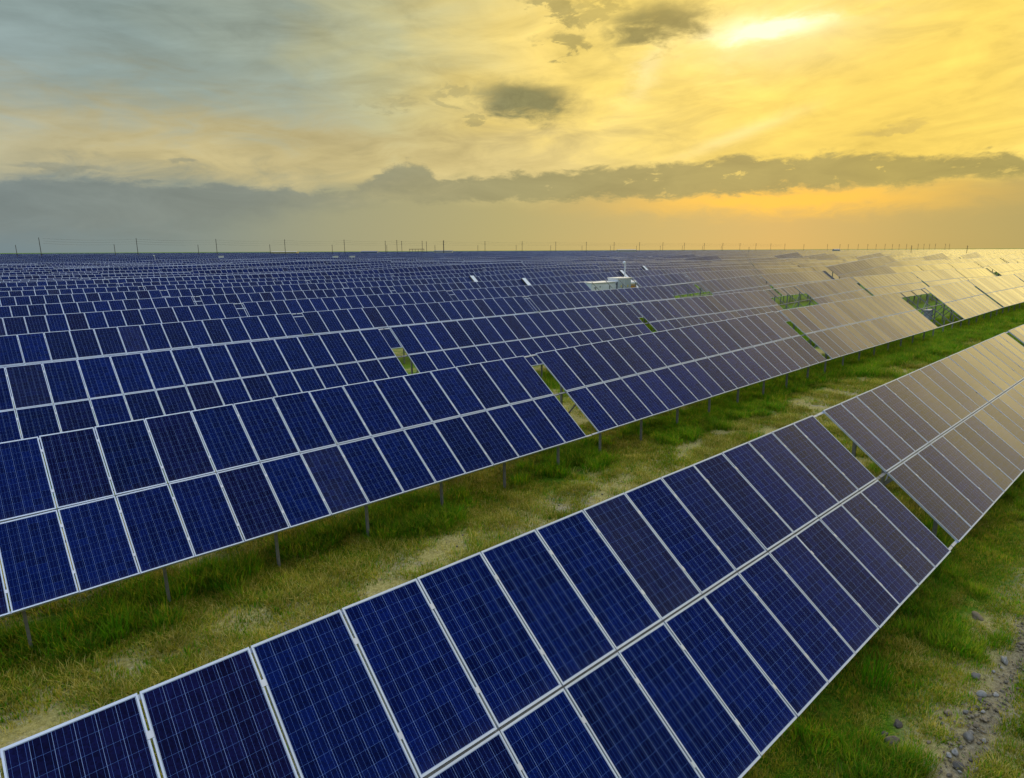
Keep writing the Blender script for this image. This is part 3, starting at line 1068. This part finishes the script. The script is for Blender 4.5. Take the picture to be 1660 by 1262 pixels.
for k in range(21):
    utility_pole('tall', 58.9 + 64.99 * k - (2.5 if k == 0 else 0), 625.1 + 1.14 * k, 'tall dark pole on the skyline, %s from the left of the taller line' % ordinal(k), 'tall poles of the power line on the horizon')
for k in range(17):
    utility_pole('short', 45.6 + 73.11 * k, 693.2 + 1.34 * k, 'shorter dark pole on the skyline, %s from the left of the lower line' % ordinal(k), 'shorter poles of the second line on the horizon')
REST = [(1182, 528), (1214, 499), (1231, 484), (1243, 474), (1257, 462), (1269, 450), (1281, 440), (1293, 429), (1303, 420), (1313, 412), (1323, 403), (1339, 389), (1347, 382), (1354, 375), (1362, 368), (1376, 356), (1382, 351)]
for k, (x, y) in enumerate(REST):
    utility_pole('tall', x, y, 'faint far pole on the golden skyline, %s from the left of the right-hand run' % ordinal(k), 'far poles on the golden side of the horizon', 0.82)
for (x, y, kd, lab) in ((369, 631, 'tall', 'lone pole left of the thick pole near the gantry'), (394, 637, 'tall', 'lone pole just right of the thick pole near the gantry'),
                        (400, 604, 'tall', 'lone pole standing over the steel gantry'), (432, 643, 'tall', 'lone pole at the right end of the steel gantry'),
                        (406, 571, 'tall', 'lone pole above the low pale roof right of the gantry'), (577, 310, 'short', 'thicker dark pole on the skyline where the panels turn golden'),
                        (486, 145, 'short', 'dark pole before the golden skyline, clearly taller than its neighbours'), (513, 120, 'short', 'rightmost dark pole on the golden skyline')):
    utility_pole(kd, x, y, lab, None, 0.62 if kd == 'short' else 0.95)


def build_wires():
    o = link('overhead_line', None, None, (58.9, 625.1, 0.0))
    tag(o, 'thin wires sagging from pole to pole along the taller line', 'overhead line')
    for k in range(3):
        for side in (-1, 1):
            mb = MB()
            pts = []
            for i in range(20):
                for q in range(5):
                    t = q / 5
                    z = gz(58.9 + 64.99 * i, 625) + 18.2 - 0.9 - 1.9 * k - 4 * 1.1 * t * (1 - t)
                    pts.append((64.99 * (i + t), 1.14 * (i + t) + side * 1.25, z))
            mb.tube(pts, 0.025, n=3)
            link('wire', mb.mesh('wire', MAT_WOOD), o)


build_wires()


def low_building(x, y, ln, dp, h, wall, roof, label):
    o = link('low_building', None, None, (x, y, gz(x, y)))
    o.rotation_euler = (0, 0, math.radians(-40))
    tag(o, label, 'building')
    box_part('wall', o, -ln / 2, ln / 2, -dp / 2, dp / 2, -0.5, h, wall)
    mb = MB()
    a, c, t = ln / 2 + 0.4, dp / 2 + 0.5, h + 0.9
    mb.quad((-a, -c, h + .003), (a, -c, h + .003), (a, 0, t), (-a, 0, t))
    mb.quad((a, c, h + .003), (-a, c, h + .003), (-a, 0, t), (a, 0, t))
    mb.quad((-a, c, h + .003), (-a, -c, h + .003), (-a, 0, t), (-a, 0, t + .001))
    mb.quad((a, -c, h + .003), (a, c, h + .003), (a, 0, t), (a, 0, t + .001))
    link('roof', mb.mesh('roof', roof), o)
    for k in range(4):
        xx = -ln / 2 + ln * (k + 0.5) / 4
        box_part('window', o, xx - 0.7, xx + 0.7, -dp / 2 - 0.03, -dp / 2 - 0.002, 1.6, min(3.0, h - .3), MAT_DARK)


low_building(457, 826, 23, 10, 5.6, MAT_BLUEROOF, MAT_BLUEROOF, 'long dark blue-roofed shed on the skyline left of the gantry')
low_building(537, 756, 26, 9, 5.8, MAT_PALEWALL, MAT_BLUEROOF, 'low pale building with dark roof line right of the gantry')
low_building(365, 905, 36, 12, 5.4, plain('ochre_render', (0.42, 0.36, 0.12), 0.8), MAT_PALEWALL, 'low ochre building on the skyline among the left poles')
low_building(734, 582, 26, 9, 5.6, MAT_PALEWALL, MAT_PALEWALL, 'low pale building on the skyline above the camera mast')
low_building(960, 382, 8, 6, 5.4, MAT_PALEWALL, MAT_PALEWALL, 'small pale building on the golden skyline')


def build_gantry():
    x0, y0, x1, y1 = 500, 788, 516, 775
    o = link('steel_gantry', None, None, (x0, y0, gz(x0, y0)))
    tag(o, 'dark steel substation gantry with six legs on the skyline', 'gantry')
    dx, dy = x1 - x0, y1 - y0
    for k in range(6):
        t = k / 5
        mb = MB(); mb.bar((dx * t, dy * t, -1), (dx * t, dy * t, 9.4), 0.35, 0.35, (0, 1, 0))
        link('leg', mb.mesh('leg', MAT_WOOD), o)
    mb = MB(); mb.bar((-0.4, 0.3, 9.0), (dx + .4, dy - .3, 9.0), 0.5, 0.6)
    link('crossbeam', mb.mesh('crossbeam', MAT_WOOD), o)


build_gantry()


# ------------------------------------------------------------------ stones and gravel
def stone_mesh(seed, flat):
    r = np.random.default_rng(seed)
    bm = bmesh.new()
    bmesh.ops.create_icosphere(bm, subdivisions=3, radius=0.5)
    k = r.normal(0, 1, (5, 3))
    ph = r.uniform(0, 6, 5)
    for v in bm.verts:
        d = np.array(v.co) * 2
        s = 1 + sum(0.105 * math.sin(2.1 * float(d @ k[i]) + ph[i]) for i in range(5))
        v.co = v.co * s
        v.co.z *= flat
        v.co.y *= 0.74
    for f in bm.faces:
        f.smooth = True
    me = D.meshes.new('stone'); bm.to_mesh(me); bm.free()
    return me


def stone_material(name, stops):
    m, b, p = new_mat(name)
    tc = b.new('ShaderNodeTexCoord')
    info = b.new('ShaderNodeObjectInfo')
    v = b.new('ShaderNodeVectorMath', operation='ADD')
    b.l.new(tc.outputs['Object'], v.inputs[0])
    b.put(v.inputs[1], b.vec(b.mul(info.outputs['Random'], 40.0), 0.0, 0.0))
    n = b.noise(v.outputs[0], 3.0, 6.0, 0.65)
    n2 = b.noise(v.outputs[0], 26.0, 4.0, 0.7)
    c = b.ramp(info.outputs['Random'], stops)
    k = b.mul(b.remap(n, 0.3, 0.7, 0.55, 1.0), b.remap(n2, 0.3, 0.7, 0.80, 1.18))
    c = b.mix(1.0, c, b.vec(k, k, k), 'MULTIPLY')
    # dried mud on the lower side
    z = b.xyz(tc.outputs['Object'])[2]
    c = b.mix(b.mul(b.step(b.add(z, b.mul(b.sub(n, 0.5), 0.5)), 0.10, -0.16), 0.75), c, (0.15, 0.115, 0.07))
    b.put(p.inputs['Base Color'], c)
    p.inputs['Roughness'].default_value = 0.9
    p.inputs['Specular IOR Level'].default_value = 0.25
    bump = b.new('ShaderNodeBump'); bump.inputs['Strength'].default_value = 0.4; bump.inputs['Distance'].default_value = 0.02
    b.put(bump.inputs['Height'], b.add(n2, n))
    b.l.new(bump.outputs[0], p.inputs['Normal'])
    return m


MAT_STONE = stone_material('gravel_stone', [(0.0, (0.17, 0.15, 0.115)), (0.35, (0.25, 0.215, 0.15)), (0.7, (0.33, 0.29, 0.20)), (1.0, (0.21, 0.17, 0.11))])
STONE_KINDS = {
    'dark': stone_material('dark_stone', [(0.0, (0.115, 0.105, 0.09)), (1.0, (0.15, 0.135, 0.115))]),
    'grey': stone_material('grey_stone', [(0.0, (0.22, 0.205, 0.175)), (1.0, (0.28, 0.26, 0.215))]),
    'pale': stone_material('pale_stone', [(0.0, (0.34, 0.33, 0.29)), (1.0, (0.42, 0.40, 0.35))]),
    'tan': stone_material('tan_stone', [(0.0, (0.27, 0.215, 0.13)), (1.0, (0.32, 0.26, 0.17))]),
    'brown': stone_material('brown_stone', [(0.0, (0.20, 0.165, 0.115)), (1.0, (0.25, 0.20, 0.14))]),
}


def stone_kind(label):
    for keys, kind in ((('white',), 'pale'), (('dark',), 'dark'), (('brown',), 'brown'), (('tan', 'greenish'), 'tan'), (('pale',), 'pale')):
        if any(label.split(' stone')[0].find(k) >= 0 or label.split(' boulder')[0].find(k) >= 0 for k in keys):
            return kind
    return 'grey'


STONES = [
    (10.28, 2.39, 0.25, 'dark oblong stone, upper of the three lying in grass below the panel edge'),
    (9.91, 2.45, 0.19, 'dark rounded stone, leftmost of the three lying in grass'),
    (9.83, 2.31, 0.29, 'large brownish stone, lowest of the three lying in grass'),
    (10.23, 1.94, 0.11, 'small tan stone alone in grass right of the three stones'),
    (10.79, 1.57, 0.26, 'big rounded grey stone at the left edge of the gravel path'),
    (10.95, 1.57, 0.14, 'grey stone touching the big rounded stone from behind'),
    (10.48, 1.58, 0.11, 'small grey stone just below the big rounded one'),
    (10.29, 1.61, 0.18, 'pale oval stone, upper of the cluster low on the path'),
    (10.16, 1.66, 0.17, 'pale oval stone, left in the cluster low on the path'),
    (10.04, 1.52, 0.22, 'long dark grey stone at the bottom of the gravel path'),
    (10.30, 1.42, 0.11, 'small tan stone right of the long dark stone'),
    (9.93, 1.46, 0.08, 'small white stone below the long dark stone'),
    (10.89, 1.38, 0.12, 'small pale stone on the right side of the gravel path'),
    (11.43, 1.50, 0.16, 'flat tan stone in the middle of the gravel path'),
    (11.18, 1.55, 0.15, 'tan stone just above the big rounded grey one'),
    (11.62, 1.56, 0.09, 'small white stone between the flat tan one and the grey rounded one'),
    (11.79, 1.53, 0.14, 'grey rounded stone touching a brown one on the path'),
    (11.82, 1.42, 0.11, 'small brown stone touching the grey rounded one on the path'),
    (11.92, 1.66, 0.14, 'dark stone in front of the big pale oval one'),
    (12.09, 1.68, 0.26, 'big pale oval stone left of the white rounded one'),
    (12.25, 1.52, 0.15, 'white rounded stone at the top of the stone group'),
    (12.58, 1.87, 0.27, 'flat grey stone half sunk in grass left of the path'),
    (13.46, 1.63, 0.25, 'large pale stone at the far end of the stone line'),
    (13.18, 1.62, 0.10, 'small grey stone just below the farthest pale stone'),
    (12.95, 1.69, 0.09, 'small white stone left of the path near its far end'),
    (11.18, 1.94, 0.22, 'tan stone half hidden by grass left of the path'),
    (11.41, 1.74, 0.14, 'grey stone half hidden by grass next to the path edge'),
    (10.84, 1.93, 0.09, 'small whitish stone alone in grass left of the path'),
    (14.76, 2.35, 0.42, 'big flat tan boulder in grass near the panel edge'),
]


def build_stones():
    protos = []
    for s in range(5):
        me = stone_mesh(100 + s, (0.55, 0.62, 0.7, 0.5, 0.66)[s])
        me.materials.append(MAT_STONE)
        protos.append(me)
    for i, (x, y, w, lab) in enumerate(STONES):
        o = link('stone', protos[i % 5], None, (x, y, gz(x, y) + w * 0.02), (random.uniform(-.2, .2), random.uniform(-.2, .2), random.uniform(-0.6, 0.9)))
        o.scale = (w * random.uniform(0.62, 0.82), w * random.uniform(0.55, 0.8), w * random.uniform(0.6, 0.85))
        o.material_slots[0].link = 'OBJECT'
        o.material_slots[0].material = STONE_KINDS[stone_kind(lab)]
        tag(o, lab, 'stone', 'loose stones by the gravel path')
    return protos


STONE_PROTOS = build_stones()


# ------------------------------------------------------------------ scattering with geometry nodes (grass and gravel: uncountable)
def scatter(name, protos, pts, scale, rotz, tilt, idx, label, cat):
    """points mesh + geometry nodes that puts one of the protos on every point"""
    pc = D.collections.new(name + '_shapes')
    for k, p in enumerate(protos):
        p.name = '%s_shape_%02d' % (name, k)
        pc.objects.link(p)
    me = D.meshes.new(name)
    me.from_pydata(pts.tolist(), [], [])
    for nm, arr, ty in (('sc', scale, 'FLOAT'), ('rz', rotz, 'FLOAT'), ('tl', tilt, 'FLOAT'), ('ix', idx.astype(np.int32), 'INT')):
        at = me.attributes.new(nm, ty, 'POINT')
        at.data.foreach_set('value', arr)
    o = link(name, me)
    tag(o, label, cat, kind='stuff')
    tree = D.node_groups.new(name, 'GeometryNodeTree')
    tree.interface.new_socket('Geometry', in_out='INPUT', socket_type='NodeSocketGeometry')
    tree.interface.new_socket('Geometry', in_out='OUTPUT', socket_type='NodeSocketGeometry')
    N, Lk = tree.nodes, tree.links
    gi, go = N.new('NodeGroupInput'), N.new('NodeGroupOutput')
    iop = N.new('GeometryNodeInstanceOnPoints')
    ci = N.new('GeometryNodeCollectionInfo')
    ci.inputs['Collection'].default_value = pc
    ci.inputs['Separate Children'].default_value = True
    ci.inputs['Reset Children'].default_value = True
    ci.transform_space = 'ORIGINAL'
    def attr(nm, ty):
        a = N.new('GeometryNodeInputNamedAttribute')
        a.data_type = ty
        a.inputs['Name'].default_value = nm
        return a.outputs['Attribute']
    cx = N.new('ShaderNodeCombineXYZ')
    Lk.new(attr('tl', 'FLOAT'), cx.inputs[0])
    Lk.new(attr('rz', 'FLOAT'), cx.inputs[2])
    Lk.new(gi.outputs[0], iop.inputs['Points'])
    Lk.new(ci.outputs[0], iop.inputs['Instance'])
    iop.inputs['Pick Instance'].default_value = True
    Lk.new(attr('ix', 'INT'), iop.inputs['Instance Index'])
    Lk.new(cx.outputs[0], iop.inputs['Rotation'])
    Lk.new(attr('sc', 'FLOAT'), iop.inputs['Scale'])
    Lk.new(iop.outputs[0], go.inputs[0])
    md = o.modifiers.new('scatter', 'NODES')
    md.node_group = tree
    return o


def blade_material(name, stops, trans=0.5):
    m, b, p = new_mat(name)
    info = b.new('ShaderNodeObjectInfo')
    geo = b.new('ShaderNodeNewGeometry')
    k = b.m('FRACT', b.add(info.outputs['Random'], b.mul(geo.outputs['Random Per Island'], 0.45)))
    c = b.ramp(k, stops)
    n = b.noise(geo.outputs['Position'], 0.8, 3.0, 0.6)
    kk = b.remap(n, 0.3, 0.7, 0.7, 1.3)
    c = b.mix(1.0, c, b.vec(kk, kk, kk), 'MULTIPLY')
    b.put(p.inputs['Base Color'], c)
    p.inputs['Roughness'].default_value = 0.7
    p.inputs['Specular IOR Level'].default_value = 0.15
    tr = b.new('ShaderNodeBsdfTranslucent')
    b.put(tr.inputs['Color'], c)
    mx = b.new('ShaderNodeMixShader'); mx.inputs[0].default_value = trans
    out = [n_ for n_ in b.n if n_.type == 'OUTPUT_MATERIAL'][0]
    b.l.new(p.outputs[0], mx.inputs[1]); b.l.new(tr.outputs[0], mx.inputs[2]); b.l.new(mx.outputs[0], out.inputs[0])
    return m


MAT_GREEN = blade_material('green_blades', [(0.0, (0.045, 0.210, 0.003)), (0.4, (0.100, 0.310, 0.004)), (0.75, (0.210, 0.370, 0.008)), (1.0, (0.40, 0.40, 0.020))])
MAT_OLIVE = blade_material('olive_blades', [(0.0, (0.14, 0.22, 0.008)), (0.5, (0.32, 0.32, 0.026)), (1.0, (0.50, 0.42, 0.06))])
MAT_STRAW = blade_material('straw_blades', [(0.0, (0.40, 0.34, 0.050)), (0.5, (0.58, 0.49, 0.10)), (1.0, (0.70, 0.61, 0.20))])


def tuft(seed, n, h, spread, lean, width, mat, mat2=None, frac=0.0):
    r = np.random.default_rng(seed)
    mb = MB()
    for _ in range(n):
        a = r.uniform(0, 2 * math.pi)
        d = spread * math.sqrt(r.uniform())
        bx, by = d * math.cos(a), d * math.sin(a)
        a2 = a + r.normal(0, 0.9)
        hh = h * r.uniform(0.45, 1.1)
        ln = lean * r.uniform(0.3, 1.3) * hh
        w = width * r.uniform(0.7, 1.3)
        sx, sy = -math.sin(a2) * w, math.cos(a2) * w
        p1 = (bx + math.cos(a2) * ln * 0.35, by + math.sin(a2) * ln * 0.35, hh * 0.6)
        p2 = (bx + math.cos(a2) * ln, by + math.sin(a2) * ln, hh)
        mi = 1 if (mat2 and r.uniform() < frac) else 0
        i = len(mb.v)
        mb.v += [(bx - sx, by - sy, -0.03), (bx + sx, by + sy, -0.03), (p1[0] + sx * .7, p1[1] + sy * .7, p1[2]), (p1[0] - sx * .7, p1[1] - sy * .7, p1[2]), p2]
        mb.f += [(i, i + 1, i + 2, i + 3), (i + 3, i + 2, i + 4)]
        mb.mi += [mi, mi]
        mb.uv += [((0, 0),) * 4, ((0, 0),) * 3]
    me = mb.mesh('tuft', [mat, mat2] if mat2 else mat)
    return D.objects.new('tuft', me)


def build_grass():
    greens = [tuft(10 + k, 34, 0.25, 0.16, 0.75, 0.0065, MAT_GREEN, MAT_OLIVE, 0.25) for k in range(5)]
    dry = [tuft(30 + k, 30, 0.13, 0.17, 1.3, 0.0045, MAT_STRAW, MAT_OLIVE, 0.40) for k in range(5)]
    lows = [tuft(50 + k, 30, 0.085, 0.20, 1.0, 0.007, MAT_OLIVE, MAT_GREEN, 0.4) for k in range(4)]

    def candidates(n, x0, x1, y0, y1):
        x = RNG.uniform(x0, x1, n); y = RNG.uniform(y0, y1, n)
        z = ground_z(x, y)
        px, py, zc = project(np.stack([x, y, z], 1))
        ok = (zc > 1) & (px > -140) & (px < 1800) & (py > 380) & (py < 1420)
        return x[ok], y[ok], z[ok] - 0.02
    xs, ys, zs = [], [], []
    for args in ((90000, 4, 30, -4, 6.5), (120000, -8, 26, 5, 17), (60000, 26, 62, 3, 17), (26000, 62, 130, 3, 17), (14000, 8, 40, 17, 27), (26000, 46, 66, 15, 46), (16000, 24, 60, -4, 4)):
        x, y, z = candidates(*args)
        xs.append(x); ys.append(y); zs.append(z)
    x, y, z = np.concatenate(xs), np.concatenate(ys), np.concatenate(zs)
    yr = np.mod(y - 2.95 + 4.2, ROW_DY)
    gm = np.interp(np.abs(yr - 5.0), [0.7, 2.0], [0.88, 0.06])
    n1 = fbm(x * 0.45, y * 0.45, 21)
    n2 = fbm(x * 1.9, y * 1.9, 41)
    front = (y < 3.6)
    g = gm + (n1 - 0.5) * 1.5 + (n2 - 0.5) * 0.9 - np.clip((26 - x) / 60, 0, 0.2)
    g = np.where(front, 0.45 + (n1 - 0.5) * 2.0 + (n2 - 0.5) * 1.0, g)
    g = g + np.clip((x - 28) / 32, 0, 0.62) + np.where(y > 18, 0.4, 0.0)
    bare = fbm(x * 0.8 + 40, y * 0.8, 61)
    # keep the gravel path and its right side thin
    path = np.exp(-((y - 1.50) / 0.25) ** 2) * (x > 9) * (x < 18)
    r = RNG.uniform(size=len(x))
    dist = np.hypot(x, y)
    big = np.clip(dist / 22.0, 0.9, 2.0)
    def take(mask, protos, nm, base, amp, label, cat):
        i = np.nonzero(mask)[0]
        sc = (base + amp * RNG.uniform(size=len(i))) * np.where(dist[i] > 22, np.clip(dist[i] / 30.0, 1.0, 1.5), 1.0)
        sc = sc * (0.75 + 0.7 * n2[i]) * np.where(y[i] < 3.6, 0.72, 1.0)
        print(nm, len(i))
        return scatter(nm, protos, np.stack([x[i], y[i], z[i]], 1), sc, RNG.uniform(0, 6.28, len(i)), RNG.normal(0, 0.12, len(i)), RNG.integers(0, len(protos), len(i)), label, cat)
    # keep the blades off the larger loose stones
    clear = np.ones(len(x), bool)
    for sx, sy, sw, _l in STONES:
        clear &= np.hypot(x - sx, y - sy) > sw * 0.4 + 0.10
    thin = np.where(dist < 24, 0.62, 0.8)
    mg = clear & (g > 0.66) & (r < 0.8 * thin * np.clip((g - 0.56) * 2.0, 0, 1)) & (path < 0.35)
    md = clear & (g <= 0.60) & (g > -0.2) & (r < thin * 0.30 * np.clip((bare - 0.40) * 4.5, 0.05, 1.0) * np.clip(0.35 + 1.3 * n2, 0.4, 1.2)) & (path < 0.35)
    ml = clear & (r > 0.72) & ((r > np.where(front, 0.74, 0.86)) | (g > 0.35)) & (bare > np.where(front, 0.05, 0.38)) & (path < 0.5)
    take(mg, greens, 'green_grass', 0.55, 0.75, 'lush green grass along the posts and below the panel edges', 'grass')
    take(md, dry, 'dry_grass', 0.6, 0.7, 'dry yellowish grass along the middle of the aisle', 'grass')
    take(ml, lows, 'low_turf', 0.6, 0.8, 'short olive turf between the grass tufts', 'grass')

    # taller plants that stand out singly
    weeds = ((12.56, 13.96, 'bright green weed clump beside a post under the second row'), (1.39, 13.4, 'tall green weed clump at the left end of the aisle'),
             (11.1, 3.0, 'bright green tussock just below the lower panel edge'), (25.3, 13.6, 'green weed clump beside a post where the aisle narrows'))
    for k, (wx, wy, lab) in enumerate(weeds):
        o = link('weed_clump', tuft(80 + k, 110, 0.52, 0.26, 0.5, 0.008, MAT_GREEN).data, None, (wx, wy, gz(wx, wy) - 0.02))
        tag(o, lab, 'weed', 'green weed clumps')

    # gravel: path at the lower right and a stony patch under the open bay
    n = 850
    px_ = RNG.uniform(9.2, 17.0, n)
    py_ = 1.46 + RNG.normal(0, 0.14, n) + 0.12 * np.sin(px_ * 1.3)
    n_b = 3000
    bx = RNG.uniform(53.5, 61.0, n_b)
    by = 12.9 + RNG.normal(0, 0.55, n_b) + (bx - 57) * 0.02
    X = np.concatenate([px_, bx]); Y = np.concatenate([py_, by])
    extra = 1500
    X = np.concatenate([X, RNG.uniform(4, 40, extra)]); Y = np.concatenate([Y, RNG.uniform(6.5, 12.5, extra)])
    Z = ground_z(X, Y) - 0.005
    sc = np.concatenate([np.clip(RNG.lognormal(-3.6, 0.5, n), 0.012, 0.085), np.clip(RNG.lognormal(-2.6, 0.5, n_b), 0.03, 0.22), np.clip(RNG.lognormal(-3.5, 0.5, extra), 0.01, 0.07)])
    pro = []
    for s in range(4):
        me = stone_mesh(200 + s, 0.65)
        me.materials.append(MAT_STONE)
        pro.append(D.objects.new('pebble', me))
    scatter('gravel', pro, np.stack([X, Y, Z], 1), sc, RNG.uniform(0, 6.28, len(X)), RNG.normal(0, 0.2, len(X)), RNG.integers(0, 4, len(X)), 'loose pale gravel of the stony path and scattered pebbles', 'gravel')


build_grass()
